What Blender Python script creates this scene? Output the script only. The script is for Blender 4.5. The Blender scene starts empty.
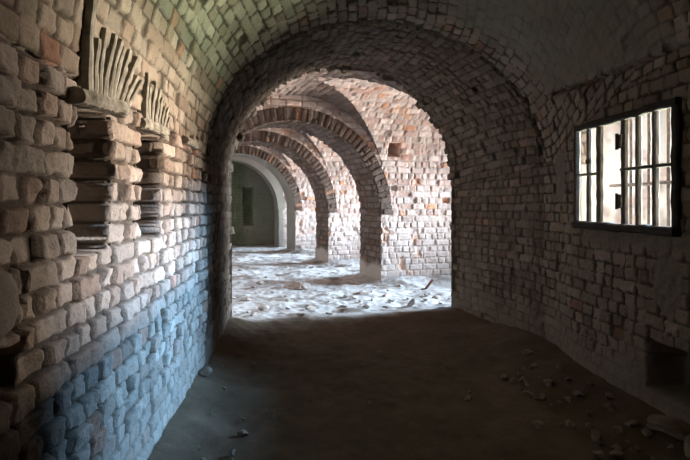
import bpy, bmesh, math, random
import numpy as np
random.seed(7)
PI = math.pi
SC = bpy.context.scene
COL = SC.collection

# ------------------------------------------------------------------ noise
def _hash(i, j, k, seed):
    i = (i.astype(np.int64) & 0xFFFFFFFF).astype(np.uint64)
    j = (j.astype(np.int64) & 0xFFFFFFFF).astype(np.uint64)
    k = (k.astype(np.int64) & 0xFFFFFFFF).astype(np.uint64)
    M = np.uint64(0xFFFFFFFF)
    h = (i * np.uint64(374761393) + j * np.uint64(668265263) + k * np.uint64(2147483647) + np.uint64(seed * 1274126177 & 0xFFFFFFFF)) & M
    h = ((h ^ (h >> np.uint64(13))) * np.uint64(1274126177)) & M
    h = ((h ^ (h >> np.uint64(15))) * np.uint64(2246822519)) & M
    h = h ^ (h >> np.uint64(16))
    return (h & M).astype(np.float64) / 4294967295.0

def vn(P, scale, seed=0):                      # value noise, -1..1
    Q = P * scale
    f = np.floor(Q)
    d = Q - f
    d = d * d * (3 - 2 * d)
    i = f.astype(np.int64)
    r = 0
    for a in (0, 1):
        wa = d[..., 0] if a else 1 - d[..., 0]
        for b in (0, 1):
            wb = d[..., 1] if b else 1 - d[..., 1]
            for c in (0, 1):
                wc = d[..., 2] if c else 1 - d[..., 2]
                r = r + wa * wb * wc * _hash(i[..., 0] + a, i[..., 1] + b, i[..., 2] + c, seed)
    return r * 2 - 1

def fbm(P, scale, seed=0, octs=3):
    r, a, t = 0, 1.0, 0
    for o in range(octs):
        r = r + a * vn(P, scale * 2 ** o, seed + o * 17)
        t += a
        a *= .55
    return r / t

def sst(a, b, x):
    t = np.clip((x - a) / (b - a), 0, 1)
    return t * t * (3 - 2 * t)

def lerp(a, b, t):
    return a + (b - a) * t

def h2(c, k, seed):
    return _hash(c, k, np.zeros_like(c), seed)

# ------------------------------------------------------------------ masonry pattern
def brickwork(P, pu, pv, ch=.094, L=.27, seed=1, joint=.010, bevel=.016, corner=.022, psplit=(.5, .5),
              jit=.03, warp=.012, edge=.007, hj=.8):
    pu = pu + warp * 1.5 * vn(P, 1.7, seed + 5)
    pv = pv + warp * vn(P, 1.3, seed + 6) + .006 * vn(P, 6, seed + 8)
    c = np.floor(pv / ch).astype(np.int64)
    x = pu + h2(c, c * 0, seed + 1) * L
    k = np.floor(x / L).astype(np.int64)
    def bnd(kk):
        return kk * L + (h2(c, kk, seed + 2) - .5) * jit * 2
    k = np.where(x < bnd(k), k - 1, k)
    k = np.where(x >= bnd(k + 1), k + 1, k)
    l, r = bnd(k), bnd(k + 1)
    ps = np.where(c % 2 == 0, psplit[0], psplit[1])
    sp = h2(c, k, seed + 3) < ps
    mid = (l + r) / 2 + (h2(c, k, seed + 4) - .5) * jit
    right = sp & (x >= mid)
    left = sp & (x < mid)
    l2 = np.where(right, mid, l)
    r2 = np.where(left, mid, r)
    bid = k * 2 + right
    hw, hh = (r2 - l2) / 2, ch / 2
    dx, dy = x - (l2 + r2) / 2, pv - (c + .5) * ch
    R = lambda s: h2(c, bid, seed + s)
    jj = joint * (.6 + .9 * R(31))
    cr = corner * (.5 + R(32))
    qx, qy = np.abs(dx) - (hw - jj - cr), np.abs(dy) - (hh - joint * hj - cr)
    sd = np.hypot(np.maximum(qx, 0), np.maximum(qy, 0)) + np.minimum(np.maximum(qx, qy), 0) - cr
    sd = sd + edge * vn(P, 28, seed + 9) + edge * .8 * vn(P, 11, seed + 10)
    face = sst(.001, -bevel, sd)
    return dict(face=face, R=R, dx=dx / np.maximum(hw, .02), dy=dy / hh, c=c, bid=bid)

def masonry_h(P, b, depth=.028, off=.012, tilt=.006, rough=.004, missing=.0, misd=.08, spall=.12, spd=.02, seed=3):
    R, f = b['R'], b['face']
    h = (R(11) - .5) * 2 * off + tilt * ((R(12) - .5) * 2 * b['dx'] + (R(13) - .5) * 2 * b['dy'])
    h = h - np.where(R(14) < spall, spd * (.4 + R(15)) * (1 + .6 * vn(P, 18, seed)), 0)
    m = R(16) < missing
    h = np.where(m, -misd, h)
    h = h + rough * vn(P, 35, seed + 1) + rough * 1.6 * vn(P, 14, seed + 2)
    H = lerp(-depth + .005 * vn(P, 24, seed + 3), h, f)
    return H, m

def col3(*c):
    return np.array(c, dtype=np.float64)

NEAR = [col3(.285, .238, .198), col3(.325, .276, .232), col3(.25, .195, .158), col3(.265, .230, .196)]
GAL = [col3(.50, .40, .36), col3(.55, .455, .415), col3(.43, .31, .27), col3(.50, .425, .39)]

def masonry_c(P, b, pal, mortar, odd=None, podd=.06, seed=5, dust=.35, dustc=None):
    R = b['R']
    r = R(21)[..., None]
    n = len(pal)
    c = pal[0] * np.ones(P.shape)
    for i in range(1, n):
        c = np.where(r > i / n, pal[i], c)
    if odd is not None:
        c = np.where((R(22) < podd)[..., None], odd, c)
    c = c * (.84 + .32 * R(23))[..., None]
    c = lerp(mortar * np.ones(P.shape), c, b['face'][..., None])
    v = (.5 + .5 * fbm(P, 5, seed, 3))[..., None]
    c = c * (.8 + .4 * v)
    if dustc is not None:
        t = sst(.05, .6, fbm(P, 2.2, seed + 40, 3))[..., None] * dust
        c = lerp(c, dustc * np.ones(P.shape), t)
    return np.clip(c, .003, .95)

# ------------------------------------------------------------------ mesh helpers
def link(o, parent=None):
    COL.objects.link(o)
    if parent is not None:
        o.parent = parent
    return o

def grid_mesh(name, P, C, mat, parent=None, keep=None, flip=False):
    n, m = P.shape[:2]
    idx = np.arange(n * m).reshape(n, m)
    q = np.stack([idx[:-1, :-1], idx[1:, :-1], idx[1:, 1:], idx[:-1, 1:]], -1)
    if flip:
        q = q[..., ::-1]
    q = q.reshape(-1, 4)
    if keep is not None:
        kq = keep[:-1, :-1] & keep[1:, :-1] & keep[1:, 1:] & keep[:-1, 1:]
        q = q[kq.ravel()]
    V, Cc = P.reshape(-1, 3), C.reshape(-1, 3)
    used = np.zeros(len(V), bool)
    used[q.ravel()] = True
    rm = np.cumsum(used) - 1
    V, Cc, q = V[used], Cc[used], rm[q]
    me = bpy.data.meshes.new(name)
    me.vertices.add(len(V))
    me.vertices.foreach_set('co', V.astype(np.float32).ravel())
    me.loops.add(q.size)
    me.loops.foreach_set('vertex_index', q.astype(np.int32).ravel())
    me.polygons.add(len(q))
    me.polygons.foreach_set('loop_start', np.arange(0, q.size, 4, dtype=np.int32))
    me.polygons.foreach_set('use_smooth', np.ones(len(q), bool))
    me.update(calc_edges=True)
    a = me.color_attributes.new('Col', 'FLOAT_COLOR', 'POINT')
    a.data.foreach_set('color', np.concatenate([Cc, np.ones((len(Cc), 1))], 1).astype(np.float32).ravel())
    me.materials.append(mat)
    return link(bpy.data.objects.new(name, me), parent)

def normals(P, toward=None):
    gu = np.gradient(P, axis=0)
    gv = np.gradient(P, axis=1)
    N = np.cross(gu, gv)
    N /= np.linalg.norm(N, axis=-1, keepdims=True) + 1e-12
    if toward is not None:
        s = np.sign(np.sum(N * (np.asarray(toward) - P), -1).mean())
        if s < 0:
            return -N, True
    return N, False

def thing(name, label, cat, loc=(0, 0, 0), group=None):
    o = bpy.data.objects.new(name, None)
    o.empty_display_size = .2
    COL.objects.link(o)
    o.location = loc
    o['label'] = label
    o['category'] = cat
    if group:
        o['group'] = group
    return o

def tag(o, label=None, cat=None, group=None, kind=None):
    for k, v in (('label', label), ('category', cat), ('group', group), ('kind', kind)):
        if v:
            o[k] = v
    return o

# ------------------------------------------------------------------ materials
def mat_vcol(name, rough=.95, bump=.35, bscale=90, var=.25, spec=.15):
    m = bpy.data.materials.new(name)
    m.use_nodes = True
    nt = m.node_tree
    N, Lk = nt.nodes, nt.links
    b = N['Principled BSDF']
    b.inputs['Roughness'].default_value = rough
    b.inputs['Specular IOR Level'].default_value = spec
    at = N.new('ShaderNodeAttribute'); at.attribute_name = 'Col'
    tc = N.new('ShaderNodeTexCoord')
    nz = N.new('ShaderNodeTexNoise'); nz.inputs['Scale'].default_value = bscale; nz.inputs['Detail'].default_value = 4
    Lk.new(tc.outputs['Object'], nz.inputs['Vector'])
    mr = N.new('ShaderNodeMapRange')
    mr.inputs['To Min'].default_value = 1 - var; mr.inputs['To Max'].default_value = 1 + var
    Lk.new(nz.outputs['Fac'], mr.inputs['Value'])
    mx = N.new('ShaderNodeVectorMath'); mx.operation = 'SCALE'
    Lk.new(at.outputs['Color'], mx.inputs[0]); Lk.new(mr.outputs['Result'], mx.inputs['Scale'])
    Lk.new(mx.outputs['Vector'], b.inputs['Base Color'])
    bp = N.new('ShaderNodeBump'); bp.inputs['Strength'].default_value = bump; bp.inputs['Distance'].default_value = .006
    Lk.new(nz.outputs['Fac'], bp.inputs['Height']); Lk.new(bp.outputs['Normal'], b.inputs['Normal'])
    return m

def mat_noise(name, c1, c2, scale=12, rough=.9, bump=.4, spec=.2, metal=0, stretch=(1, 1, 1)):
    m = bpy.data.materials.new(name)
    m.use_nodes = True
    nt = m.node_tree
    N, Lk = nt.nodes, nt.links
    b = N['Principled BSDF']
    b.inputs['Roughness'].default_value = rough
    b.inputs['Specular IOR Level'].default_value = spec
    b.inputs['Metallic'].default_value = metal
    tc = N.new('ShaderNodeTexCoord')
    mp = N.new('ShaderNodeMapping'); mp.inputs['Scale'].default_value = stretch
    Lk.new(tc.outputs['Object'], mp.inputs['Vector'])
    nz = N.new('ShaderNodeTexNoise'); nz.inputs['Scale'].default_value = scale; nz.inputs['Detail'].default_value = 5
    Lk.new(mp.outputs['Vector'], nz.inputs['Vector'])
    cr = N.new('ShaderNodeValToRGB')
    cr.color_ramp.elements[0].position = .3; cr.color_ramp.elements[1].position = .7
    cr.color_ramp.elements[0].color = (*c1, 1); cr.color_ramp.elements[1].color = (*c2, 1)
    Lk.new(nz.outputs['Fac'], cr.inputs['Fac']); Lk.new(cr.outputs['Color'], b.inputs['Base Color'])
    bp = N.new('ShaderNodeBump'); bp.inputs['Strength'].default_value = bump; bp.inputs['Distance'].default_value = .01
    Lk.new(nz.outputs['Fac'], bp.inputs['Height']); Lk.new(bp.outputs['Normal'], b.inputs['Normal'])
    return m

M_NEAR = mat_vcol('worn_brick', bscale=85, bump=.9, var=.32)
M_GAL = mat_vcol('limewashed_brick', bscale=60, bump=.3, var=.15)
M_PLA = mat_vcol('old_plaster', bscale=40, bump=.25, var=.15)
M_DIRT = mat_vcol('dirt_floor', bscale=45, bump=.5, var=.3)
M_FRAME = mat_noise('dark_window_wood', (.018, .014, .011), (.05, .04, .03), 30, .8, .4, stretch=(1, 1, 4))
M_BAR = mat_noise('weathered_bar', (.035, .028, .022), (.12, .10, .082), 38, .8, .5, stretch=(1, 1, .25))
M_IRON = mat_noise('rusty_iron', (.03, .022, .018), (.09, .06, .045), 40, .7, .4)
M_WOOD = mat_noise('grey_weathered_wood', (.13, .115, .09), (.34, .32, .265), 22, .9, .6, stretch=(.8, .8, .8))
M_STONE = mat_noise('dusty_rubble', (.26, .225, .205), (.46, .43, .41), 14, .95, .5)
M_BRKB = mat_noise('broken_brick', (.26, .21, .18), (.42, .37, .335), 18, .95, .5)
M_DSTONE = mat_noise('dark_rubble', (.13, .10, .075), (.24, .19, .145), 16, .95, .5)
M_STICK = mat_noise('brown_stick', (.16, .085, .05), (.26, .15, .09), 20, .9, .4)
M_BACK = mat_noise('masonry_core', (.16, .12, .10), (.24, .19, .16), 5, .95, .3)

# ------------------------------------------------------------------ frames
CA, SA = math.cos(math.radians(16)), math.sin(math.radians(16))
def G(u, v, z):
    u, v, z = np.broadcast_arrays(np.asarray(u, float), np.asarray(v, float), np.asarray(z, float))
    return np.stack([CA * u - SA * v, SA * u + CA * v, z], -1)
def toG(x, y):
    return CA * x + SA * y, -SA * x + CA * y

# gallery constants
V0 = 6.2                                   # back plane of the dark archway
RIBS = [(8.61, 9.61), (11.62, 12.62), (14.68, 15.68), (16.85, 17.45)]
BAYS = [(6.2, 8.61), (9.61, 11.62), (12.62, 14.68), (15.68, 16.85)]
UC, RIN, ZSR = 2.35, 1.70, 1.30            # ring arches
UG, AG, ZSG, BG = 2.40, 1.75, 1.75, 1.70   # gallery barrel
CROWN = ZSG + BG
VEND = 18.3
UR = 9.0                                   # open end of the casemates

def zgal(u):
    d = np.clip(1 - ((u - UG) / AG) ** 2, 0, None)
    return np.where(np.abs(u - UG) < AG, ZSG + BG * np.sqrt(d), -1.0)
def zperp(v, bay):
    vm, hw = (bay[0] + bay[1]) / 2, (bay[1] - bay[0]) / 2
    b = min(hw, 1.25)
    d = np.clip(1 - ((v - vm) / hw) ** 2, 0, None)
    return CROWN - b + b * np.sqrt(d)

# ------------------------------------------------------------------ floor
def floor_z(x, y):
    P = np.stack([x, y, 0 * x], -1)
    u, v = toG(x, y)
    gal = sst(5.9, 6.5, v)
    z = .018 * fbm(P, 1.3, 3, 3) + .016 * fbm(P, 6, 5, 4)
    near = .13 * sst(1.75, 2.55, x + .10 * vn(P, 2, 9)) * sst(6.9, 5.2, y) * (1 - .25 * sst(3.6, 2.9, y))
    near = near + .10 * sst(-.45, -.9, x + .07 * vn(P, 3, 10))
    z = z + near * (1 - gal)
    rub = .040 * fbm(P, 2.0, 21, 4) + .022 * np.clip(fbm(P * np.array([1, 1.6, 1]), 5.0, 23, 3), -.2, 1) + .014 * np.abs(fbm(P, 9, 29, 2)) + .005 * vn(P, 24, 33)
    berm = 0
    for (a, b) in RIBS[:3]:
        dwall = np.minimum(np.abs(v - a), np.abs(v - b))
        berm = berm + .13 * sst(.55, .0, dwall + .15 * vn(P, 2.5, 31)) * sst(3.9, 4.4, u)
        berm = berm + .05 * sst(.4, 0., np.hypot(u - 4.05, v - np.clip(v, a, b)) + .1 * vn(P, 3, 32))
    z = z + gal * (rub + berm - .01)
    z = z + .05 * sst(6.6, 6.0, v) * sst(5.4, 6.1, v)
    return z

def fz(x, y):
    return float(floor_z(np.array([[x]], float), np.array([[y]], float))[0, 0])

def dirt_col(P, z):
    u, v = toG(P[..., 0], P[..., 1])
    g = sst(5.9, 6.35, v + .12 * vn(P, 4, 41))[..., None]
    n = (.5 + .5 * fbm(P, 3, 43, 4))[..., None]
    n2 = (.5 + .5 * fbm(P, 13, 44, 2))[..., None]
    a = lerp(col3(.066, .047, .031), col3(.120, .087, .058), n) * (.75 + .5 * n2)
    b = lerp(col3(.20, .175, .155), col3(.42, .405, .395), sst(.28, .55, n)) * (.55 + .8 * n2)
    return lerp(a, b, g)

def build_floor():
    xs = np.arange(-1.2, 3.0, .022)
    ys = np.concatenate([np.arange(-1.6, .8, .12), np.arange(.8, 6.9, .022)])
    X, Y = np.meshgrid(xs, ys, indexing='ij')
    P = np.stack([X, Y, floor_z(X, Y)], -1)
    u, v = toG(X, Y)
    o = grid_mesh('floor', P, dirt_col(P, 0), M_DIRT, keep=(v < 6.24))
    tag(o, 'bare brown dirt floor of the dark vaulted room', 'floor', kind='structure')
    us = np.concatenate([np.arange(.3, 4.8, .026), np.arange(4.8, UR + .3, .06)])
    vs = np.concatenate([np.arange(6.2, 12.0, .024), np.arange(12, VEND + .3, .04)])
    U, V = np.meshgrid(us, vs, indexing='ij')
    P = G(U, V, 0)
    P[..., 2] = floor_z(P[..., 0], P[..., 1])
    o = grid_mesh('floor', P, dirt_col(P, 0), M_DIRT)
    tag(o, 'lumpy pale dust covered floor of the sunlit gallery', 'floor', kind='structure')
build_floor()

# ------------------------------------------------------------------ the dark room: lofted section
def xr(y):
    return 2.40 + .09 * sst(4.2, 5.1, y)
WY0, WY1, WZ0, WZ1 = 3.17, 4.32, 1.315, 2.16       # window hole
POCK = [(1.86, 2.20, 1.30, 1.87), (2.60, 2.97, 1.32, 1.885)]

def near_profile(s, kind):
    """s: array of station fractions 0..1; returns function of t array -> P, arc"""
    yL, yR = lerp(-1.3, 4.40, s), lerp(-1.3, 5.10, s)
    w = sst(.70, 1.0, s) ** 1.3
    ZL = lerp(1.98, 1.92, w)
    ZR = lerp(2.42, 1.92, w)
    Zc = lerp(3.72, 3.235, w)
    return yL, yR, ZL, ZR, Zc

def section(Lx, Ly, Rx, Ry, ZL, ZR, Zc, part, d, pw=.5):
    """station arrays (n,) -> P (n,m,3), arc (n,m)  ; part: left/vault/right"""
    z0 = -.12
    if part == 'left':
        m = max(2, int((ZL.mean() - z0) / d))
        t = np.linspace(0, 1, m)[None, :]
        z = z0 + (ZL[:, None] + .05 - z0) * t
        q = 0 * z
        arc = z
    elif part == 'right':
        m = max(2, int((ZR.mean() - z0) / d))
        t = np.linspace(0, 1, m)[None, :]
        z = z0 + (ZR[:, None] + .05 - z0) * t
        q = 0 * z + 1
        arc = z
    else:
        W = np.hypot(Rx - Lx, Ry - Ly)
        m = int(4.9 / d)
        th = np.linspace(PI, 0, m)[None, :] + 0 * Lx[:, None]
        q = .5 + .5 * np.cos(th)
        sn = np.sin(th)
        z = np.where(th > PI / 2, ZL[:, None] + (Zc - ZL)[:, None] * sn, ZR[:, None] + (Zc - ZR)[:, None] * sn)
        q2 = q * W[:, None]
        ds = np.hypot(np.diff(q2, axis=1), np.diff(z, axis=1))
        arc = np.concatenate([np.zeros((len(Lx), 1)), np.cumsum(ds, 1)], 1) + ZL.mean()
    x = Lx[:, None] + (Rx - Lx)[:, None] * q
    y = Ly[:, None] + (Ry - Ly)[:, None] * q
    return np.stack([x, y, z + 0 * x], -1), arc + 0 * x

def near_finish(P, pu, pv, part, lump=.02):
    """height, colour for the dark room"""
    x, y, z = P[..., 0], P[..., 1], P[..., 2]
    big = part == 'left'
    b = brickwork(P, pu, pv, ch=.094, L=.252, seed=11, joint=.0095 if big else .0065, bevel=.0065, corner=.013, psplit=(.95, .68), jit=.026, edge=.008, hj=.55, warp=.009)
    H, miss = masonry_h(P, b, depth=.032 if part == 'left' else .014, off=.010 if big else .007, tilt=.005, rough=.006 if big else .004, missing=.012 if part != 'right' else .004, misd=.07,
                        spall=.16, spd=.02)
    H = H + lump * fbm(P, 1.1, 61, 2) + (.0035 * vn(P, 62, 60) * b['face'] if big else 0)
    C = masonry_c(P, b, NEAR, col3(.075, .06, .048), odd=col3(.28, .17, .125), podd=.03, seed=71, dust=.35, dustc=col3(.285, .245, .20))
    # plaster / render patches
    m = 0 * x
    if part == 'vault':
        m = np.maximum(m, .80 * sst(-.35, .45, fbm(P, 2.2, 81, 5) + 1.25 * sst(2.9, 3.7, y) * sst(.9, 1.7, x) * sst(4.95, 4.5, y) * sst(2.46, 2.58, z) - .62))
    if part == 'right':
        ring = np.hypot((y - 3.28) / .13, (z - .98) / .20)
        m = np.maximum(m, sst(1.15, .9, ring + .15 * vn(P, 7, 85)))
        m = np.maximum(m, .8 * sst(.58, .30, z + .30 * fbm(P, 2.8, 82, 4)))
        m = np.maximum(m, .9 * sst(4.35, 4.15, y + .1 * vn(P, 4, 84)) * sst(1.12, 1.2, z + .05 * vn(P, 5, 83)) * sst(1.36, 1.28, z))
        m = np.maximum(m, .7 * sst(.1, .4, fbm(P, 1.8, 86, 3)) * sst(1.2, .6, z))
        m = np.maximum(m, sst(4.60, 4.64, y) * sst(4.86, 4.82, y) * sst(1.5, 1.6, z))
    if part == 'left':
        m = np.maximum(m, .8 * sst(.22, .10, z + .10 * fbm(P, 3, 82, 3)))
        m = np.maximum(m, .55 * sst(.62, .25, z + .22 * fbm(P, 3.2, 87, 3)))
        lumpm = sst(1.2, .8, np.hypot((y - 1.36) / .12, (z - 1.22) / .11))
        m = np.maximum(m, lumpm)
    pc = lerp(col3(.20, .175, .147), col3(.28, .25, .215), (.5 + .5 * fbm(P, 4, 88, 3))[..., None])
    if part == 'vault':
        pc = pc * col3(.96, 1.0, .97)
    C = lerp(C, pc, m[..., None])
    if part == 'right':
        C = C * .64 * col3(1.04, .97, .89)  # weak light on this wall is put into its brick colour
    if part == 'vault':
        C = C * .78 * col3(1.02, .98, .92)  # vault colour lowered to paint in the dim light overhead
    ph = -.004 + .012 * fbm(P, 5, 89, 3) + .004 * vn(P, 30, 90)
    H = lerp(H, ph, m)
    if part == 'left':
        H = H + .035 * sst(1.2, .5, np.hypot((y - 1.36) / .12, (z - 1.22) / .11))
        H = H - .09 * sst(.018, .008, np.abs(y - 1.505 + .015 * vn(P, 12, 92))) * sst(1.05, 1.10, z) * sst(1.36, 1.32, z)
        H = H - .11 * sst(1.1, .85, np.maximum(np.abs(y - 1.40) / .12, np.abs(z - 1.02) / .075) + .2 * vn(P, 14, 93))
        for (a, c, z0, z1) in POCK:
            tooth = .045 * (h2(b['c'], b['c'] * 0, 97) - .5) + .012 * vn(P, 20, 95)
            k = sst(a - .005, a + .005, y + tooth) * sst(c + .005, c - .005, y + tooth) * sst(z0 - .005, z0 + .005, z + .012 * vn(P, 9, 94)) * sst(z1 + .005, z1 - .005, z + .02 * vn(P, 6, 96))
            H = H - .32 * k
        # shallow third slot and its ledge further along
        k = sst(3.62, 3.63, y) * sst(3.74, 3.73, y) * sst(1.40, 1.41, z) * sst(1.87, 1.86, z)
        H = H - .06 * k
    if part == 'right':
        # broken hollow low in the wall
        k = sst(1.1, .9, np.maximum(np.abs(y - 3.16) / .30, np.abs(z - .40) / .16) + .22 * vn(P, 6, 98))
        H = H - .24 * k
        C = lerp(C, col3(.11, .09, .072) * np.ones(C.shape), .6 * k[..., None])
    if part == 'vault':
        # open bed joint along the springing above the window
        k = sst(.02, .006, np.abs(z - 2.50 + .012 * vn(P, 6, 99))) * sst(1.9, 2.1, x) * sst(2.6, 2.9, y) * sst(4.75, 4.6, y)
        H = H - .05 * k
    return H, C

def build_near():
    ss = np.concatenate([np.linspace(0, .36, 30)[:-1], np.linspace(.36, 1.0, 430)])
    for part in ('left', 'vault', 'right'):
        yL, yR, ZL, ZR, Zc = near_profile(ss, 0)
        Lx = -.83 + 0 * yL
        Rx = xr(yR)
        P, arc = section(Lx, yL, Rx, yR, ZL, ZR, Zc, part, .0062 if part == 'left' else .0115)
        N, fl = normals(P, (.8, 2.5, 1.6))
        pu = P[..., 1]
        H, C = near_finish(P, pu, arc, part)
        if part != 'vault':
            H = H - .035 * ((P[..., 2] - (ZL if part == 'left' else ZR)[:, None]) > 0)
        Pd = P + N * H[..., None]
        keep = None
        if part == 'right':
            keep = ~((P[..., 1] > WY0) & (P[..., 1] < WY1) & (P[..., 2] > WZ0) & (P[..., 2] < WZ1))
        nm = {'left': 'wall_left', 'vault': 'ceiling', 'right': 'wall_right'}[part]
        lb = {'left': 'rough brick left wall of the dark room with two pockets', 'vault': 'curved brick vault over the dark room',
              'right': 'dim brick right wall holding the barred window'}[part]
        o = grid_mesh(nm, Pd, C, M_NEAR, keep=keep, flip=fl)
        tag(o, lb, 'ceiling' if part == 'vault' else 'wall', kind='structure')
        if part == 'left':
            wl = o
    # back wall behind the camera
    xs, zs = np.linspace(-1, 2.6, 80), np.linspace(-.1, 3.74, 90)
    X, Z = np.meshgrid(xs, zs, indexing='ij')
    P = np.stack([X, 0 * X - 1.28, Z], -1)
    b = brickwork(P, X, Z, seed=12)
    H, _ = masonry_h(P, b)
    C = masonry_c(P, b, NEAR, col3(.13, .11, .09))
    P[..., 1] += H
    tag(grid_mesh('wall_back', P, C, M_NEAR), 'brick wall closing the dark room', 'wall', kind='structure')
    # far cheeks of the two pockets, coursed brick
    for i, (a, c, z0, z1) in enumerate(POCK):
        for (yy, sg) in ((c, -1), (a, 1)):
            xs, zs = np.arange(-1.16, -.845, .008), np.arange(z0 - .01, z1 + .02, .008)
            X, Z = np.meshgrid(xs, zs, indexing='ij')
            P = np.stack([X, 0 * X + yy, Z], -1)
            b = brickwork(P, X, Z, ch=.094, L=.24, seed=31 + i, joint=.010, bevel=.016)
            H, _ = masonry_h(P, b, depth=.035, off=.012)
            P[..., 1] += sg * (H - .004)
            C = masonry_c(P, b, [c_ * .7 for c_ in NEAR], col3(.06, .05, .04))  # cheek bricks painted darker to stand in for the pocket's shade
            grid_mesh('pocket_cheek', P, C, M_NEAR, parent=wl)
build_near()

# ------------------------------------------------------------------ dark archway (soffit from the room to the gallery)
def build_arch0():
    t = thing('brick_arch', 'wide dark brick archway in front, framing the bright gallery', 'arch', (.65, 5.6, 0))
    inv = np.array([.65, 5.6, 0])
    n = 150
    s = np.linspace(0, 1, n)
    Lb, Rb = G(.90, V0, 0), G(3.99, V0, 0)
    L0, R0 = np.array([-.83, 4.40]), np.array([2.49, 5.10])
    Lx, Ly = lerp(L0[0], Lb[0], s), lerp(L0[1], Lb[1], s)
    bow = .10 * np.sin(PI * s)
    Rx, Ry = lerp(R0[0], Rb[0], s) + bow, lerp(R0[1], Rb[1], s)
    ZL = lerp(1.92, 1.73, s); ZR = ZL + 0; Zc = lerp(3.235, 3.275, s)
    for part in ('left', 'vault', 'right'):
        P, arc = section(Lx, Ly, Rx, Ry, ZL, ZR, Zc, part, .0125)
        N, fl = normals(P, (.7, 5.6, 1.6))
        pu = (s * 1.9)[:, None] + 0 * arc
        b = brickwork(P, pu, arc, ch=.094, L=.26, seed=14, joint=.006, bevel=.008, corner=.013, psplit=(.9, .55), edge=.008, hj=.7)
        H, _ = masonry_h(P, b, depth=.016, off=.010, tilt=.005, rough=.005, missing=.012, misd=.06)
        H = H + .018 * fbm(P, 1.3, 62, 2)
        # ragged toothing at the far arris
        H = H + sst(.90, .915, s)[:, None] * lerp(.06, -.075, h2(b['c'], b['c'] * 0, 517)) - .02 * sst(.93, 1., s)[:, None] * b['R'](51)
        C = masonry_c(P, b, [c * .42 * col3(1.07, .97, .86) for c in NEAR], col3(.065, .05, .038), odd=col3(.18, .115, .085), podd=.03, seed=72, dust=.3, dustc=col3(.135, .112, .09))  # shade inside the archway worked into a darker brick palette
        if part != 'vault':
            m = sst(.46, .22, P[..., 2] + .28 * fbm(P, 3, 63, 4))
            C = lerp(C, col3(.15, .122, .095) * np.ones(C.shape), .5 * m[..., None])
            H = lerp(H, .015 + .012 * fbm(P, 5, 64, 2), m * .4)
        if part != 'vault':
            H = H - .03 * ((P[..., 2] - ZL[:, None]) > 0)
        Pd = P + N * H[..., None] - inv
        Pd = np.concatenate([Pd[:1] - N[:1] * .12, Pd, Pd[-1:] - N[-1:] * .14], 0)
        C = np.concatenate([C[:1], C, C[-1:]], 0)
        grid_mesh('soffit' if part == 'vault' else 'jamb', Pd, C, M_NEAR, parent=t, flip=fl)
    # step between the room vault and the ring of the arch (covers the gap)
    m = 300
    th = np.linspace(PI, 0, m)
    q = .5 + .5 * np.cos(th)
    rows = []
    for k in np.linspace(-.02, .6, 24):
        zz = 1.92 + (1.315 + k) * np.sin(th)
        qq = .5 + (.5 + k / 3.3) * np.cos(th)
        rows.append(np.stack([lerp(-.83, 2.49, qq), lerp(4.40, 5.10, qq) + .012, zz], -1))
    P = np.array(rows)
    P[..., 1] += .05
    b = brickwork(P, np.linspace(0, .7, 24)[:, None] + 0 * P[..., 0], (th * 1.6)[None, :] + 0 * P[..., 0], ch=.1, L=.3, seed=15)
    H, _ = masonry_h(P, b)
    P[..., 1] -= H * .7
    C = masonry_c(P, b, NEAR, col3(.13, .11, .09), dust=.4, dustc=col3(.33, .29, .24))
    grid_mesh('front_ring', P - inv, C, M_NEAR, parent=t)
    # gallery side of the partition
    us, zs = np.arange(.3, UR, .05), np.linspace(-.1, 3.72, 78)
    U, Z = np.meshgrid(us, zs, indexing='ij')
    P = G(U, V0 + .0 * U, Z)
    uc, r, zs_ = 2.445, 1.545, 1.73
    hole = (np.abs(U - uc) < r - .0) & (Z < zs_ + np.sqrt(np.clip(r * r - (U - uc) ** 2, 0, None)))
    b = brickwork(P, U, Z, ch=.112, L=.29, seed=16)
    C = masonry_c(P, b, GAL, col3(.42, .36, .33))
    # the hole edge follows the arch closely
    grid_mesh('back_face', P - inv, C, M_GAL, parent=t, keep=~hole)
build_arch0()

# ------------------------------------------------------------------ gallery partitions with ring arches
ORANGE = col3(.50, .28, .18)
LABELS = ['first lit brick arch beyond the dark archway, square hole in its wall',
          'second brick arch of the gallery, seen through the first one',
          'third arch of the gallery with smooth grey plaster on its pier',
          'last plastered arch, against the dim green end room']
def gal_pattern(P, pu, pv, seed, **k):
    return brickwork(P, pu, pv, ch=.116, L=.290, seed=seed, joint=.0070, bevel=.012, corner=.014, psplit=(.05, .92), jit=.02, warp=.008, edge=.005, **k)

def gal_c(P, b, seed):
    z = P[..., 2]
    podd = .025 + .06 * sst(.9, 1.6, z) * sst(2.6, 2.0, z)
    C = masonry_c(P, b, GAL, col3(.40, .33, .295), odd=ORANGE, podd=podd, seed=seed, dust=.4, dustc=col3(.55, .50, .455))
    w = sst(1.35, 1.0, z + .12 * fbm(P, 2, seed + 3, 2))[..., None]       # whitened lower courses
    C = lerp(C, lerp(C, col3(.60, .545, .515), .42), w)
    r = sst(.25, .5, fbm(P, 3.1, seed + 9, 3))[..., None]                # patches where the faces have broken off, redder
    C = lerp(C, C * col3(1.0, .74, .61), r * .9)
    return C

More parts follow.
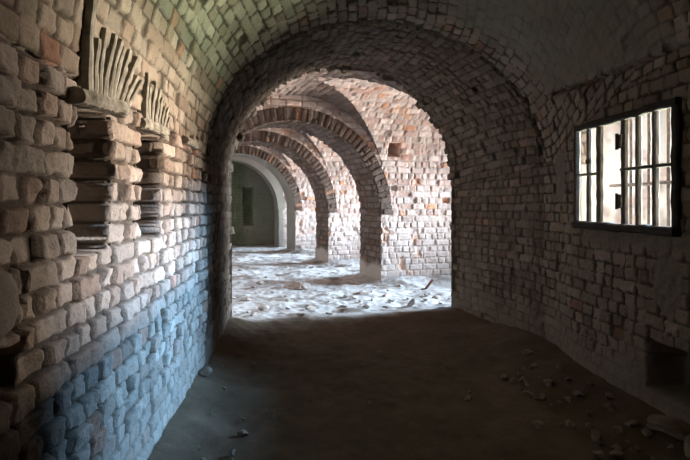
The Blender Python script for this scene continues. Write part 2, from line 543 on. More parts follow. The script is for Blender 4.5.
def build_rib(k):
    va, vb = RIBS[k]
    plast = k >= 3
    pier_plast = k >= 2
    t = thing('brick_arch', LABELS[k], 'arch', tuple(G(UC, va, 0)), group='arches along the gallery')
    inv = G(UC, va, 0)
    mat = M_PLA if plast else M_GAL
    seed = 100 + k * 40
    d = .0125 if k == 0 else .018 if k == 1 else .028
    ringw = .25
    bay_a = BAYS[k]
    # wall face towards the viewer
    us, zs = np.concatenate([np.arange(.35, 5.6, d), np.arange(5.6, UR, .05)]), np.arange(-.1, CROWN + .12, d)
    U, Z = np.meshgrid(us, zs, indexing='ij')
    P = G(U, va, Z)
    rad = np.hypot(U - UC, Z - ZSR)
    hole = np.where(Z > ZSR, rad < RIN + ringw - .03, np.abs(U - UC) < RIN - .0 )
    top = np.maximum(zgal(U), np.where(U > UG, CROWN - min((bay_a[1] - bay_a[0]) / 2, 1.25), -1)) + .10
    keep = ~hole & (Z < top)
    b = gal_pattern(P, U, Z, seed)
    H, _ = masonry_h(P, b, depth=.012, off=.0075, tilt=.004, rough=.003, missing=.010, misd=.045, spall=.16, spd=.015, seed=seed)
    H = H - .018 * sst(.30, .55, fbm(P, 3.1, seed + 9, 3))
    C = gal_c(P, b, seed)
    if plast:
        m = sst(4.35, 4.2, U + .1 * fbm(P, 2, seed + 4, 2))
        H = lerp(H, .006 * fbm(P, 3, seed + 5, 3), m)
        C = lerp(C, lerp(col3(.24, .225, .195), col3(.33, .31, .27), (.5 + .5 * fbm(P, 3, seed + 6, 3))[..., None]), m[..., None])
    Pd = P - np.array([-SA, CA, 0]) * H[..., None]
    grid_mesh('wall_face', Pd - inv, C, M_GAL, parent=t, keep=keep)
    # ring of upright bricks round the opening
    th = np.arange(0, PI + .0001, d / 1.8)
    rr = np.arange(RIN - .012, RIN + ringw, d)
    TH, RR = np.meshgrid(th, rr, indexing='ij')
    P = G(UC + RR * np.cos(TH), va, ZSR + RR * np.sin(TH))
    b = brickwork(P, RR - RIN + .30 * .0, TH * 1.8, ch=.112, L=.62, seed=seed + 1, joint=.009, bevel=.014, corner=.012, psplit=(0, 0), jit=.0, warp=.004)
    fr = sst(ringw - .005, ringw - .02, RR - RIN)
    b['face'] = b['face'] * fr
    H, _ = masonry_h(P, b, depth=.015, off=.008, rough=.003, seed=seed)
    C = masonry_c(P, b, [c * .20 * col3(1, .90, .82) for c in GAL], col3(.095, .073, .06), odd=ORANGE * .5, podd=.06, seed=seed + 2, dust=.3, dustc=col3(.20, .165, .14))  # shade on the ring painted in as a much darker palette
    if plast:
        H = .01 + .006 * fbm(P, 3, seed + 5, 3)
        C = lerp(col3(.24, .225, .195), col3(.33, .31, .27), (.5 + .5 * fbm(P, 3, seed + 6, 3))[..., None])
    Pd = P - np.array([-SA, CA, 0]) * (H[..., None] + .006)
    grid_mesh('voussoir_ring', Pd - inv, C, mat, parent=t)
    # soffit and jambs
    vs = np.arange(va - .012, vb + .02, d * 1.2)
    for part in ('left', 'arc', 'right'):
        if part == 'arc':
            th = np.arange(0, PI + .0001, d / 1.7)
            TH, V = np.meshgrid(th, vs, indexing='ij')
            P = G(UC + RIN * np.cos(TH), V, ZSR + RIN * np.sin(TH))
            pv = TH * RIN
            Nn = np.stack([-np.cos(TH) * CA, -np.cos(TH) * SA, -np.sin(TH)], -1)
        else:
            zs = np.arange(-.12, ZSR + .02, d)
            Z, V = np.meshgrid(zs, vs, indexing='ij')
            sg = 1 if part == 'right' else -1
            P = G(UC + sg * RIN, V, Z)
            pv = Z
            Nn = np.array([-sg * CA, -sg * SA, 0]) * np.ones(P.shape)
        b = gal_pattern(P, V, pv, seed + 5)
        H, _ = masonry_h(P, b, depth=.018, off=.012, rough=.004, missing=.01, misd=.05, seed=seed + 7)
        C = masonry_c(P, b, [c * .27 * col3(1, .92, .85) for c in GAL], col3(.07, .055, .045), odd=ORANGE * .35, podd=.04, seed=seed + 8, dust=.35, dustc=col3(.15, .125, .105))  # soffit and pier bricks darkened, shade under the arch is in the colour
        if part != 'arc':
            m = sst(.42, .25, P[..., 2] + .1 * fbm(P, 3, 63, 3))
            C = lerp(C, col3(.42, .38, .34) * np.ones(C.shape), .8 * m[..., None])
            H = lerp(H, .015 + .008 * fbm(P, 5, 64, 2), m * .8)
        if pier_plast:
            H = .006 * fbm(P, 3, seed + 5, 3)
            C = lerp(col3(.22, .205, .18), col3(.31, .295, .255), (.5 + .5 * fbm(P, 3, seed + 6, 3))[..., None])
        Pd = P + Nn * H[..., None]
        Pd = np.concatenate([Pd, Pd[:, -1:] - Nn[:, -1:] * .12], 1)
        C = np.concatenate([C, C[:, -1:]], 1)
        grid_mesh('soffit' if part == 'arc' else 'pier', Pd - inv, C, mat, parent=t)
    # far face
    us, zs = np.arange(.35, UR, .05), np.linspace(-.1, 3.72, 78)
    U, Z = np.meshgrid(us, zs, indexing='ij')
    P = G(U, vb, Z)
    rad = np.hypot(U - UC, Z - ZSR)
    hole = np.where(Z > ZSR, rad < RIN, np.abs(U - UC) < RIN)
    b = gal_pattern(P, U, Z, seed + 11)
    C = masonry_c(P, b, GAL, col3(.42, .36, .33), seed=seed)
    grid_mesh('back_face', P - inv, C, mat, parent=t, keep=~hole)
for k in range(4):
    build_rib(k)

# ------------------------------------------------------------------ gallery vaults and side wall
def build_vaults():
    d = .016
    vs = np.concatenate([np.arange(V0 - .02, 9.7, d), np.arange(9.7, VEND + .05, d * 1.8)])
    # left wall
    zs = np.arange(-.12, ZSG + .02, .02)
    Z, V = np.meshgrid(zs, vs, indexing='ij')
    P = G(UG - AG, V, Z)
    b = gal_pattern(P, V, Z, 301)
    H, _ = masonry_h(P, b, depth=.016, off=.01)
    C = gal_c(P, b, 302)
    Pd = P + np.array([CA, SA, 0]) * H[..., None]
    tag(grid_mesh('wall_left', Pd, C, M_GAL), 'left brick wall of the gallery, behind the dark archway', 'wall', kind='structure')
    # gallery barrel
    th = np.arange(0, PI + .001, d / 1.75)
    TH, V = np.meshgrid(th, vs, indexing='ij')
    U, Z = UG + AG * np.cos(TH), ZSG + BG * np.sin(TH)
    P = G(U, V, Z)
    Nn = np.stack([-np.cos(TH) * CA, -np.cos(TH) * SA, -np.sin(TH)], -1)
    b = gal_pattern(P, V, TH * 1.73, 311)
    H, _ = masonry_h(P, b, depth=.016, off=.012, missing=.008, misd=.05)
    C = gal_c(P, b, 312)
    C = C * lerp(.36, .62, sst(UG + .2, UG - .5, U))[..., None] * col3(1, .95, .91)  # fall of light painted in: right side darker, left side lighter
    keep = np.ones(U.shape, bool)
    for bay in BAYS:
        inb = (V > bay[0]) & (V < bay[1]) & (U > UG)
        keep &= ~(inb & (zperp(V, bay) > Z + .012))
    green = sst(16.6, 17.3, V)[..., None]
    C = lerp(C, C * col3(.42, .47, .36), green)
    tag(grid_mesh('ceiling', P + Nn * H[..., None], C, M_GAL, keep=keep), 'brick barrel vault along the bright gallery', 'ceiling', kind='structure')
    # side barrels over each bay
    for i, bay in enumerate(BAYS):
        vm, hw = (bay[0] + bay[1]) / 2, (bay[1] - bay[0]) / 2
        bb = min(hw, 1.25)
        dd = d * (1 if i == 0 else 1.5)
        us = np.concatenate([np.arange(UG - .03, 5.4, dd), np.arange(5.4, UR, .06)])
        ph = np.arange(0, PI + .001, dd / 1.2)
        U, PH = np.meshgrid(us, ph, indexing='ij')
        V, Z = vm + hw * np.cos(PH), CROWN - bb + bb * np.sin(PH)
        P = G(U, V, Z)
        Nn = np.stack([np.cos(PH) * SA, -np.cos(PH) * CA, -np.sin(PH)], -1)
        b = gal_pattern(P, U, CROWN - bb + PH * hw, 321 + i)
        H, _ = masonry_h(P, b, depth=.014, off=.009, missing=.010, misd=.045, spall=.18, spd=.016, seed=322)
        C = gal_c(P, b, 323 + i)
        if i == 0:
            q = sst(1.06, .94, np.maximum(np.abs(U - 4.30), np.abs(Z - 2.52)) / .115) * (V > vm)
            H = lerp(H, -.30, q)
        keep = ~((U < UG + AG) & (zgal(U) > Z + .004))
        tag(grid_mesh('ceiling', P + Nn * H[..., None], C, M_GAL, keep=keep),
            ['brick side vault over the nearest bright bay', 'brick side vault over the second bright bay', 'brick side vault over the third bright bay',
             'brick side vault over the last bay'][i], 'ceiling', kind='structure')
    # end wall: green mouldy plaster with an arched recess and a tall dark slot
    us, zs = np.arange(.4, 4.7, .025), np.arange(-.1, CROWN + .2, .025)
    U, Z = np.meshgrid(us, zs, indexing='ij')
    P = G(U, VEND, Z)
    b = gal_pattern(P, U, Z, 341)
    H, _ = masonry_h(P, b, depth=.010, off=.006)
    C = lerp(col3(.105, .125, .072), col3(.21, .225, .145), (.5 + .5 * fbm(P, 2.2, 342, 4))[..., None]) * (.75 + .25 * b['face'])[..., None]
    arch = sst(.02, -.02, np.where(Z > 1.45, np.hypot(U - 1.75, Z - 1.45) - 1.02, np.abs(U - 1.75) - 1.02))
    H = H - .14 * arch
    slot = sst(.02, -.02, np.maximum(np.abs(U - 3.28) - .19, np.abs(Z - 1.42) - .70) + .03 * vn(P, 6, 343))
    H = H - .35 * slot
    C = lerp(C, col3(.30, .29, .24) * np.ones(C.shape), (.55 * sst(2.95, 3.3, U) * (1 - slot))[..., None])
    Pd = P - np.array([-SA, CA, 0]) * H[..., None]
    tag(grid_mesh('wall_far', Pd, C, M_PLA), 'dim green mouldy end wall with a tall dark slot', 'wall', kind='structure')
    # right closure of the end room
    vs2, zs = np.arange(17.3, VEND + .1, .04), np.arange(-.1, CROWN, .04)
    V, Z = np.meshgrid(vs2, zs, indexing='ij')
    P = G(4.3, V, Z)
    C = lerp(col3(.22, .23, .18), col3(.34, .34, .28), (.5 + .5 * fbm(P, 2.2, 345, 4))[..., None])
    tag(grid_mesh('wall_right', P, C, M_PLA), 'side wall of the dim end room', 'wall', kind='structure')
build_vaults()

# ------------------------------------------------------------------ chamber outside the barred window
def build_chamber():
    def wall(name, P, label, seed, white=.7, d=1, cat='wall'):
        b = brickwork(P, P[..., 0] * CA + P[..., 1] * SA, P[..., 2], ch=.112, L=.285, seed=seed)
        H, _ = masonry_h(P, b, depth=.012, off=.006)
        N, fl = normals(P, G(5.2, 3.8, 1.6))
        C = masonry_c(P, b, GAL, col3(.42, .36, .33), odd=ORANGE, podd=.08, seed=seed)
        m = sst(-.12, .12, fbm(P, 1.6, seed + 3, 4) + white - .55)
        C = lerp(C, lerp(col3(.66, .62, .56), col3(.76, .73, .68), (.5 + .5 * fbm(P, 5, seed + 4, 3))[..., None]), m[..., None])
        H = lerp(H, .004 + .004 * fbm(P, 6, seed, 2), m)
        tag(grid_mesh(name, P + N * H[..., None], C, M_PLA, flip=fl), label, cat, kind='structure')
    us, zs = np.arange(4.56, 8.6, .025), np.arange(-.1, 3.6, .025)
    U, Z = np.meshgrid(us, zs, indexing='ij')
    wall('wall_far', G(U, 5.3, Z), 'sunlit whitewashed wall seen through the barred window', 401, .72)
    U, Z = np.meshgrid(np.arange(3.62, 8.6, .06), np.arange(-.1, 3.6, .06), indexing='ij')
    wall('wall_back', G(U, 1.9, Z), 'near side wall of the chamber outside the barred window', 405)
    U, V = np.meshgrid(np.arange(2.4, 8.6, .1), np.arange(1.6, 5.6, .1), indexing='ij')
    P = G(U, V, 3.25)
    keepx = P[..., 0] > 2.85
    b = brickwork(P, U, V, seed=407)
    C = masonry_c(P, b, GAL, col3(.42, .36, .33))
    tag(grid_mesh('ceiling', P, C, M_PLA, keep=keepx), 'ceiling of the chamber outside the barred window', 'ceiling', kind='structure')
    P = G(U, V, 0)
    P[..., 2] = .02 * fbm(P, 2, 409, 3)
    keepx = P[..., 0] > 2.85
    C = lerp(col3(.34, .31, .26), col3(.46, .43, .38), (.5 + .5 * fbm(P, 2, 410, 3))[..., None])
    tag(grid_mesh('floor', P, C, M_DIRT, keep=keepx), 'pale floor of the chamber outside the barred window', 'floor', kind='structure')
    # outer face of the room's right wall, with the splayed window opening
    ys, zs = np.arange(1.0, 7.0, .05), np.arange(-.1, 3.6, .05)
    Y, Z = np.meshgrid(ys, zs, indexing='ij')
    P = np.stack([0 * Y + 2.9, Y, Z], -1)
    C = np.ones(P.shape) * col3(.5, .45, .4)
    keep = ~((Y > 3.0) & (Y < 5.15) & (Z > 1.25) & (Z < 2.25))
    tag(grid_mesh('wall_right', P, C, M_PLA, keep=keep), 'outer face of the right wall round the barred window', 'wall', kind='structure')
build_chamber()

# ------------------------------------------------------------------ box helpers
def box_bm(bm, cx, cy, cz, sx, sy, sz, rot=None, jit=0, bev=.004):
    r = bmesh.ops.create_cube(bm, size=1)
    vs = r['verts']
    for v in vs:
        v.co.x *= sx; v.co.y *= sy; v.co.z *= sz
    if bev:
        es = list({e for v in vs for e in v.link_edges})
        rr = bmesh.ops.bevel(bm, geom=es, offset=bev, segments=1, affect='EDGES')
        vs = list({v for f in rr['faces'] for v in f.verts} | {v for v in vs if v.is_valid})
    import mathutils
    for v in vs:
        if jit:
            v.co += mathutils.Vector([random.uniform(-jit, jit) for _ in range(3)])
        if rot is not None:
            v.co = rot @ v.co
        v.co += mathutils.Vector((cx, cy, cz))
    return vs

def obj_bm(name, bm, mat, parent=None, smooth=False):
    me = bpy.data.meshes.new(name)
    bm.normal_update()
    bm.to_mesh(me)
    bm.free()
    me.materials.append(mat)
    if smooth:
        me.polygons.foreach_set('use_smooth', [True] * len(me.polygons))
    return link(bpy.data.objects.new(name, me), parent)

def wavy_bar(name, p0, p1, w, dpt, mat, parent, axis='z', seg=14, jit=.003, seed=0):
    """slightly crooked flat bar from p0 to p1, with chamfered section"""
    rnd = random.Random(seed)
    bm = bmesh.new()
    sec = [(-w / 2, -dpt * .3), (-w * .3, -dpt / 2), (w * .3, -dpt / 2), (w / 2, -dpt * .3), (w / 2, dpt * .3), (w * .3, dpt / 2), (-w * .3, dpt / 2), (-w / 2, dpt * .3)]
    rings = []
    for i in range(seg + 1):
        t = i / seg
        c = [lerp(p0[k], p1[k], t) + (rnd.uniform(-jit, jit) if 0 < i < seg else 0) for k in range(3)]
        s = 1 + rnd.uniform(-.08, .08)
        ring = []
        for (a, b) in sec:
            if axis == 'z':
                ring.append(bm.verts.new((c[0] + b * s, c[1] + a * s, c[2])))
            else:
                ring.append(bm.verts.new((c[0] + b * s, c[1], c[2] + a * s)))
        rings.append(ring)
    for i in range(seg):
        for j in range(8):
            bm.faces.new((rings[i][j], rings[i][(j + 1) % 8], rings[i + 1][(j + 1) % 8], rings[i + 1][j]))
    bm.faces.new(rings[0][::-1]); bm.faces.new(rings[-1])
    bmesh.ops.recalc_face_normals(bm, faces=bm.faces[:])
    return obj_bm(name, bm, mat, parent)

# ------------------------------------------------------------------ window: reveal, frame and the two grilles
def build_window():
    w = bpy.data.objects.new('window_1', None)
    COL.objects.link(w)
    w.location = (2.4, 3.745, 1.3)
    tag(w, 'window opening in the right wall with a dark wooden frame', 'window', kind='structure')
    off = np.array([2.4, 3.745, 1.3])
    # reveal (four splayed faces)
    a = dict(y0=3.17, y1=4.33, z0=1.30, z1=2.17)
    o = dict(y0=2.95, y1=5.20, z0=1.20, z1=2.30)
    def face(c0, c1, d0, d1, nm):
        n, m = 24, 60
        S, T = np.meshgrid(np.linspace(0, 1, n), np.linspace(0, 1, m), indexing='ij')
        A = lerp(np.array(c0)[None, None], np.array(c1)[None, None], T[..., None])
        B = lerp(np.array(d0)[None, None], np.array(d1)[None, None], T[..., None])
        P = lerp(A, B, S[..., None])
        N, fl = normals(P, (2.65, 3.8, 1.75))
        P = P + N * (.012 * fbm(P, 6, 501, 3))[..., None]
        C = lerp(col3(.46, .42, .36), col3(.62, .58, .52), (.5 + .5 * fbm(P, 6, 502, 3))[..., None])
        grid_mesh(nm, P - off, C, M_PLA, parent=w, flip=fl)
    X0, X1 = 2.385, 2.92
    p = lambda X, q, y, z: (X, q[y], q[z])
    face(p(X0, a, 'y0', 'z0'), p(X0, a, 'y1', 'z0'), p(X1, o, 'y0', 'z0'), p(X1, o, 'y1', 'z0'), 'reveal')
    face(p(X0, a, 'y0', 'z1'), p(X0, a, 'y1', 'z1'), p(X1, o, 'y0', 'z1'), p(X1, o, 'y1', 'z1'), 'reveal')
    face(p(X0, a, 'y0', 'z0'), p(X0, a, 'y0', 'z1'), p(X1, o, 'y0', 'z0'), p(X1, o, 'y0', 'z1'), 'reveal')
    face(p(X0, a, 'y1', 'z0'), p(X0, a, 'y1', 'z1'), p(X1, o, 'y1', 'z0'), p(X1, o, 'y1', 'z1'), 'reveal')
    f = bpy.data.objects.new('window_frame', None)
    link(f, w)
    X = 2.385 - 2.4
    y0, y1, z0, z1 = 3.15 - off[1], 4.315 - off[1], 1.295 - off[2], 2.175 - off[2]
    wavy_bar('top_rail', (X, y0, z1 - .025), (X, y1, z1 - .03), .055, .05, M_FRAME, f, 'y', 16, .005, 1)
    wavy_bar('sill', (X - .005, y0, z0 + .030), (X - .005, y1, z0 + .028), .060, .07, M_FRAME, f, 'y', 16, .004, 2)
    wavy_bar('side_post', (X + .01, y0 + .03, z0), (X + .01, y0 + .03, z1), .058, .04, M_FRAME, f, 'z', 12, .004, 3)
    wavy_bar('side_post', (X, y1 - .013, z0), (X, y1 - .013, z1), .026, .045, M_FRAME, f, 'z', 12, .003, 4)
    # inner grille
    g = thing('window_grille', 'inner grille of weathered upright bars set in the dark window frame', 'grille', (2.40, 3.745, 1.35), group='grilles in the barred window')
    gy = 3.745
    zb, zt = 1.35 - 1.35, 2.135 - 1.35
    for i, (y, wd) in enumerate(((4.150, .030),  (4.005, .060), (3.700, .052), (3.545, .036), (3.375, .038))):
        bar = wavy_bar('bar', (0, y - gy, zb), (0, y - gy, zt), wd, .034, M_BAR, g, 'z', 14, .0015, 10 + i)
        if i == 0:
            bm = bmesh.new(); box_bm(bm, -.03, y - gy - .045, .50, .03, .06, .042, bev=.008)
            obj_bm('latch', bm, M_IRON, bar)
        if i == 2:
            for zz in (.17, .615):
                bm = bmesh.new()
                box_bm(bm, -.028, y - gy + .012, zz, .022, .045, .105, bev=.006)
                cv = bmesh.ops.create_cone(bm, cap_ends=True, segments=10, radius1=.012, radius2=.012, depth=.12)['verts']
                for v in cv:
                    v.co += __import__('mathutils').Vector((-.036, y - gy + .03, zz))
                obj_bm('hinge', bm, M_IRON, bar)
    wavy_bar('crossbar', (-.004, 4.31 - gy, .395), (-.004, 4.01 - gy, .395), .022, .052, M_BAR, g, 'y', 6, .002, 20)
    wavy_bar('crossbar', (-.004, 3.71 - gy, .405), (-.004, 3.19 - gy, .405), .024, .052, M_BAR, g, 'y', 10, .002, 21)
    # outer grille
    g2 = thing('window_grille', 'outer grille of dark bars standing behind the inner one in the window', 'grille', (2.76, 3.9, 1.28), group='grilles in the barred window')
    for i, y in enumerate((4.17, 3.955, 3.745, 3.53, 3.31)):
        wavy_bar('bar', (0, y - 3.9, .0), (0, y - 3.9, .86 + .10), .022, .018, M_IRON, g2, 'z', 12, .0015, 30 + i)
    wavy_bar('crossbar', (-.004, 4.42 - 3.9, .38), (-.004, 3.1 - 3.9, .38), .026, .046, M_IRON, g2, 'y', 12, .002, 41)
build_window()

# ------------------------------------------------------------------ boards and brick fans over the pockets of the left wall
def board(name, label, y, z, ln, th, out, slope, seed):
    rnd = random.Random(seed)
    n = 22
    bm = bmesh.new()
    rings = []
    for i in range(n + 1):
        t = i / n - .5
        yy = y + ln * t
        zz = z + slope * t
        wob = rnd.uniform(-.006, .006)
        e = .8 if i in (0, n) else 1
        x0, x1 = -.86, -.83 + out * (1 + rnd.uniform(-.12, .12))
        sec = [(x0, -th / 2), ((x0 + x1) / 2, -th / 2 - .004), (x1 - .008, -th / 2 * e + wob), (x1, -th / 4 + wob), (x1 + rnd.uniform(-.004, .004), 0),
               (x1 - .004, th / 4 + wob), (x1 - .012, th / 2 * e), ((x0 + x1) / 2, th / 2 + .006 + wob), (x0, th / 2 + .01)]
        rings.append([bm.verts.new((sx, yy + rnd.uniform(-.004, .004), zz + sz)) for sx, sz in sec])
    k = len(rings[0])
    for i in range(n):
        for j in range(k):
            bm.faces.new((rings[i][j], rings[i][(j + 1) % k], rings[i + 1][(j + 1) % k], rings[i + 1][j]))
    bm.faces.new(rings[0][::-1]); bm.faces.new(rings[-1])
    bmesh.ops.recalc_face_normals(bm, faces=bm.faces[:])
    o = obj_bm(name, bm, M_WOOD)
    tag(o, label, 'board', group='weathered boards over the wall pockets')
board('lintel_board', 'weathered board over the nearer pocket in the left wall', 2.06, 1.915, .50, .055, .055, .045, 3)
board('lintel_board', 'weathered board over the farther pocket in the left wall', 2.78, 1.925, .46, .05, .05, .02, 4)
board('lintel_board', 'farthest weathered board on the left wall, past both pockets', 3.72, 1.95, .44, .05, .05, .0, 5)

def vault_left_point(y, arc):
    """point on the room vault's left side at arc length above the springing"""
    s = (y + 1.3) / 5.7
    th = PI - arc / 1.75
    return np.array([-.83 + 1.62 * (1 + math.cos(th)), y, 1.88 + 1.84 * math.sin(th)])

def fan(label, y0, n, spread, length, seed):
    rnd = random.Random(seed)
    t = thing('relieving_fan', label, 'brick fan', (-.83, y0, 1.93), group='fans of splintered bricks over the wall pockets')
    for i in range(n):
        a = lerp(-.05, spread, i / (n - 1)) + rnd.uniform(-.06, .06)
        ln = length * rnd.uniform(.7, 1.1)
        wd0 = rnd.uniform(.013, .020)
        bm = bmesh.new()
        rings = []
        yb = y0 + lerp(-.17, .19, i / (n - 1))
        seg = 8
        for k in range(seg + 1):
            f = k / seg
            yy = yb + math.sin(a) * ln * f
            p = vault_left_point(yy, .02 + math.cos(a) * ln * f)
            w = wd0 * (1 + .12 * math.sin(f * 7 + i * 2)) * (1.1 - .3 * f)
            pr = .026 * (1 - .6 * f) + rnd.uniform(-.003, .003)
            th = PI - (.02 + math.cos(a) * ln * f) / 1.75
            nx, nz = -math.cos(th), -math.sin(th)
            ring = []
            for (aa, bb) in ((-w, -.03), (-w, pr * .7), (-w * .4, pr), (w * .5, pr * .95), (w, pr * .6), (w, -.03)):
                ring.append(bm.verts.new((p[0] + nx * bb + .83, p[1] + aa - y0, p[2] + nz * bb - 1.93)))
            rings.append(ring)
        for k in range(seg):
            for j in range(5):
                bm.faces.new((rings[k][j], rings[k][j + 1], rings[k + 1][j + 1], rings[k + 1][j]))
        bm.faces.new(rings[0]); bm.faces.new(rings[-1][::-1])
        bmesh.ops.recalc_face_normals(bm, faces=bm.faces[:])
        obj_bm('splinter', bm, M_WOOD, t)
fan('fan of pale upright splinters above the nearer pocket of the left wall', 2.12, 10, .85, .36, 1)
fan('small fan of pale splinters above the farther pocket of the left wall', 2.82, 8, .75, .26, 2)

# ------------------------------------------------------------------ rubble
def lump_mesh(name, seed, sx, sy, sz, mat, sharp=.35, sub=2):
    bm = bmesh.new()
    bmesh.ops.create_icosphere(bm, subdivisions=sub, radius=1)
    V = np.array([v.co[:] for v in bm.verts])
    # angular: clip by random planes
    rnd = np.random.RandomState(seed)
    for _ in range(11):
        nrm = rnd.normal(size=3); nrm /= np.linalg.norm(nrm)
        dd = rnd.uniform(.34, .7)
        over = V @ nrm - dd
        V = V - np.where(over > 0, over, 0)[:, None] * nrm * .95
    V = V * (1.25 + .16 * vn(V + seed, 2.5, seed)[:, None])
    V = V * np.array([sx, sy, sz])
    for v, c in zip(bm.verts, V):
        v.co = c
    me = bpy.data.meshes.new(name)
    bm.to_mesh(me); bm.free()
    me.materials.append(mat)
    return me

def put(name, me, x, y, rz, sink, label, cat, group=None):
    o = link(bpy.data.objects.new(name, me))
    zmin = min(v.co.z for v in me.vertices)
    o.location = (x, y, fz(x, y) - zmin - sink)
    o.rotation_euler = (0, 0, rz)
    tag(o, label, cat, group)
    return o

def from_px(px, py):
    y = 750 / (py - 204.)
    return (px - 300) / 500 * y, y

# pieces that can be told apart
x, y = from_px(412, 306)
put('stone_block', lump_mesh('stone_block', 3, .085, .06, .06, M_STONE, sub=3), x, y, .2, .02, 'squarish grey stone block on the pale floor near the right side of the archway', 'stone')
x, y = from_px(294, 288.5)
put('rubble_mound', lump_mesh('rubble_mound', 8, .20, .12, .075, M_BRKB, sub=3), x, y, .1, .02, 'low brown heap of rubble in the middle of the bright floor', 'rubble')
x, y = from_px(306, 289)
put('plaster_lump', lump_mesh('plaster_lump', 9, .09, .08, .10, M_STONE, sub=3), x, y, .6, .02, 'pale plaster lump at the right end of the brown rubble heap', 'stone')
x, y = from_px(261, 285)
put('brick_fragment', lump_mesh('brick_fragment', 12, .10, .07, .055, M_BRKB), x, y, .3, .015, 'dark brick piece left of the brown rubble heap on the bright floor', 'brick')
x, y = from_px(527, 362)
put('flat_stone', lump_mesh('flat_stone', 15, .06, .04, .022, M_STONE, sub=3), x, y, .3, .006, 'pale flat stone lying alone on the dark dirt by the right wall', 'stone')
# leaning stick
x, y = from_px(425, 289)
st = thing('leaning_stick', 'short brown stick standing at a slant in the rubble before the lit wall', 'stick', (x, y, fz(x, y) - .02))
bm = bmesh.new()
import mathutils
rot = mathutils.Matrix.Rotation(math.radians(38), 3, 'Y')
box_bm(bm, .065, 0, .10, .04, .03, .24, rot, .003, .006)
obj_bm('shaft', bm, M_STICK, st)
bm = bmesh.new()
box_bm(bm, -.02, 0, .03, .09, .03, .022, mathutils.Matrix.Rotation(math.radians(-8), 3, 'Y'), .002, .004)
obj_bm('foot_splinter', bm, M_STICK, st)

# scattered gallery rubble
MESH_S = [lump_mesh('brick_fragment', 40 + i, .06, .045, .03, M_BRKB if i % 3 else M_STONE) for i in range(6)]
rnd = random.Random(5)
spots = [(287, 267), (311, 268), (271, 302), (287, 310), (312, 309), (264, 310), (253, 288), (355, 300), (372, 301), (346, 298), (385, 296), (437, 298), (441, 303), (425, 301),
         (400, 287), (392, 300), (343, 307), (362, 294), (330, 316), (300, 320), (248, 300), (254, 318), (272, 292), (240, 271), (246, 262)]
n = 0
DONE = [from_px(412, 306), from_px(294, 288.5), from_px(306, 289), from_px(261, 285), from_px(425, 289)]
while n < 62:
    if n < len(spots):
        x, y = from_px(*spots[n]); s = rnd.uniform(.8, 1.5)
    else:
        u, v = rnd.uniform(1.0, 4.6), rnd.choice([rnd.uniform(6.4, 8.5), rnd.uniform(6.4, 8.5), rnd.uniform(9.7, 11.5)])
        p = G(u, v, 0); x, y = float(p[0]), float(p[1]); s = rnd.uniform(.35, 1.0)
        if any(math.hypot(x - a, y - b) < .17 for a, b in DONE):
            continue
    DONE.append((x, y))
    o = put('brick_fragment', MESH_S[n % 6], x, y, rnd.uniform(0, 6), .01, 'small broken brick scrap scattered over the pale gallery floor', 'brick', 'brick scraps on the bright gallery floor')
    o.scale = (s, s, s * .9)
    n += 1
# rubble along the foot of the right wall, in the dark
MESH_D = [lump_mesh('rubble_stone', 60 + i, .05, .04, .03, M_DSTONE) for i in range(5)]
TAKEN = []
def free_spot(fx, fy, r):
    while True:
        x, y = fx(), fy()
        if all(math.hypot(x - a, y - b) > r + c for a, b, c in TAKEN):
            TAKEN.append((x, y, r))
            return x, y
for i in range(64):
    s = rnd.uniform(.25, 1.0)
    lo = 1.75 if i % 4 else 1.25
    x, y = free_spot(lambda: rnd.uniform(lo, 2.28), lambda: rnd.uniform(2.3, 4.5), .055 * s)
    o = put('rubble_stone', MESH_D[i % 5], x, y, rnd.uniform(0, 6), .012 * s, 'small dark stone in the rubble along the foot of the right wall', 'stone', 'dark rubble by the right wall')
    o.scale = (s, s, s)
for i in range(22):
    s = rnd.uniform(.25, .75)
    x, y = free_spot(lambda: rnd.uniform(-.72, -.35), lambda: rnd.uniform(2.0, 4.6), .055 * s)
    o = put('rubble_stone', MESH_D[i % 5], x, y, rnd.uniform(0, 6), .012 * s, 'small dark stone on the dirt at the foot of the left wall', 'stone', 'dark rubble by the left wall')
    o.scale = (s, s, s)
for i in range(26):
    s = rnd.uniform(.15, .38)
    x, y = free_spot(lambda: rnd.uniform(-.3, 1.2), lambda: rnd.uniform(2.2, 5.6), .055 * s)
    o = put('pebble', MESH_D[i % 5], x, y, rnd.uniform(0, 6), .008 * s, 'pebble scattered on the open dark dirt floor', 'stone', 'pebbles on the dark floor')
    o.scale = (s, s, s)
# two slabs in the broken hollow of the right wall
def slab_mesh(sx, sy, sz, seed):
    random.seed(seed)
    bm = bmesh.new()
    bmesh.ops.create_cube(bm, size=1)
    bmesh.ops.subdivide_edges(bm, edges=bm.edges[:], cuts=5, use_grid_fill=True)
    V = np.array([v.co[:] for v in bm.verts])
    V = V * (1 - .10 * np.clip(np.sum(np.abs(V) > .49, 1) - 1, 0, 2))[:, None]
    V = V * (1 + .30 * vn(V + seed, 1.7, seed)[:, None]) * np.array([sx, sy, sz])
    V[:, 2] += .02 * vn(V + seed, 9, seed + 1)
    for v, c in zip(bm.verts, V):
        v.co = c
    me = bpy.data.meshes.new('stone_slab')
    bm.to_mesh(me); bm.free()
    me.materials.append(M_DSTONE)
    return me
put('stone_slab', slab_mesh(.20, .26, .06, 80), 2.33, 3.12, .25, .02, 'flat dark slab lying in front of the broken hollow low in the right wall', 'stone')
put('stone_slab', slab_mesh(.09, .08, .17, 83), 2.26, 2.86, .5, .03, 'upright stone beside the broken hollow low in the right wall', 'stone')
x, y = from_px(201, 386)
put('brick_fragment', lump_mesh('brick_fragment', 86, .07, .05, .04, M_DSTONE, sub=3), x + .02, y, .5, .012, 'brick chunk by the corner where the left wall meets the dark archway', 'brick')

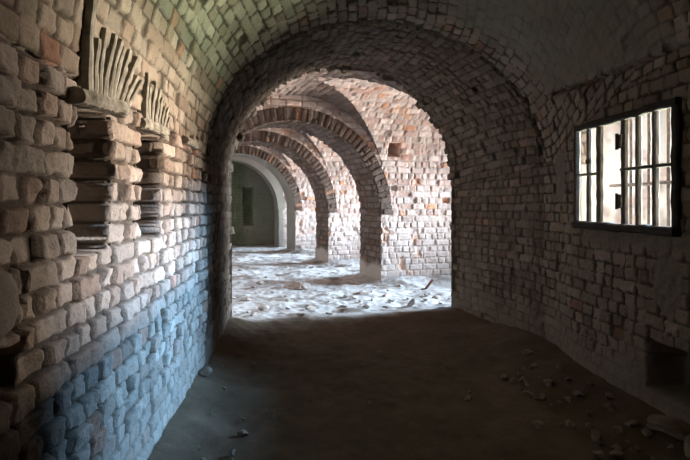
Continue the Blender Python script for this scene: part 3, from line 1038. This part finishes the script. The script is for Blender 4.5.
# ------------------------------------------------------------------ light
def area(name, loc, target, sx, sy, e, color, spread=PI):
    l = bpy.data.lights.new(name, 'AREA')
    l.shape = 'RECTANGLE'; l.size = sx; l.size_y = sy; l.energy = e; l.color = color; l.spread = spread
    o = bpy.data.objects.new(name, l)
    COL.objects.link(o)
    o.location = loc
    d = mathutils.Vector(target) - mathutils.Vector(loc)
    o.rotation_euler = d.to_track_quat('-Z', 'Y').to_euler()
    return o
SKY = (.60, .80, 1.0)
WARM = (1.0, .90, .78)
R_ = math.radians
for i, bay in enumerate(BAYS):
    vm = (bay[0] + bay[1]) / 2
    w = bay[1] - bay[0]
    e = [1.0, .95, .9, .6][i]
    area('bay_sky_light', tuple(G(UR + .35, vm - .35, 2.4)), tuple(G(2.6, vm + .05, .7)), w * .6, 1.5, 215 * e, SKY, R_(42))
    area('bay_ground_light', tuple(G(UR + .35, vm - .35, .75)), tuple(G(2.8, vm + .1, 2.3)), w * .6, 1.1, 105 * e, WARM, R_(46))
WT = (2.4, 3.75, 1.75)
area('window_sky_light', tuple(G(6.2, 2.6, 2.68)), WT, .8, .42, 160, (.30, .60, 1.0), R_(46))
area('window_grass_light', tuple(G(6.2, 3.0, .6)), WT, 1.1, .5, 85, (.80, 1.0, .70), R_(46))
area('window_horizon_light', tuple(G(7.2, 2.95, 1.75)), WT, 1.4, .40, 185, (1.0, .84, .70), R_(46))
area('chamber_fill_light', tuple(G(7.9, 2.7, 2.2)), tuple(G(5.2, 5.3, 1.5)),   .9, .9, 34, (.95, .98, 1.0), R_(80))  # added fill lamp that brightens the chamber's far wall

wd = bpy.data.worlds.new('sky')
SC.world = wd
wd.use_nodes = True
bg = wd.node_tree.nodes['Background']
bg.inputs['Color'].default_value = (.55, .72, 1.0, 1)
bg.inputs['Strength'].default_value = .12

# ------------------------------------------------------------------ camera
cam = bpy.data.cameras.new('camera')
co = bpy.data.objects.new('camera', cam)
COL.objects.link(co)
co.location = (0, 0, 1.5)
co.rotation_euler = (PI / 2, 0, 0)
cam.sensor_width = 36
cam.lens = 500 / 690 * 36
cam.shift_x = 45 / 690
cam.shift_y = -26 / 690
cam.clip_start = .05
SC.camera = co
SC.view_settings.view_transform = 'Standard'
SC.view_settings.look = 'None'
SC.view_settings.exposure = 0
SC.view_settings.gamma = 1
SC.view_settings.use_curve_mapping = False
SC.cycles.use_denoising = True
SC.cycles.max_bounces = 8
SC.cycles.diffuse_bounces = 6
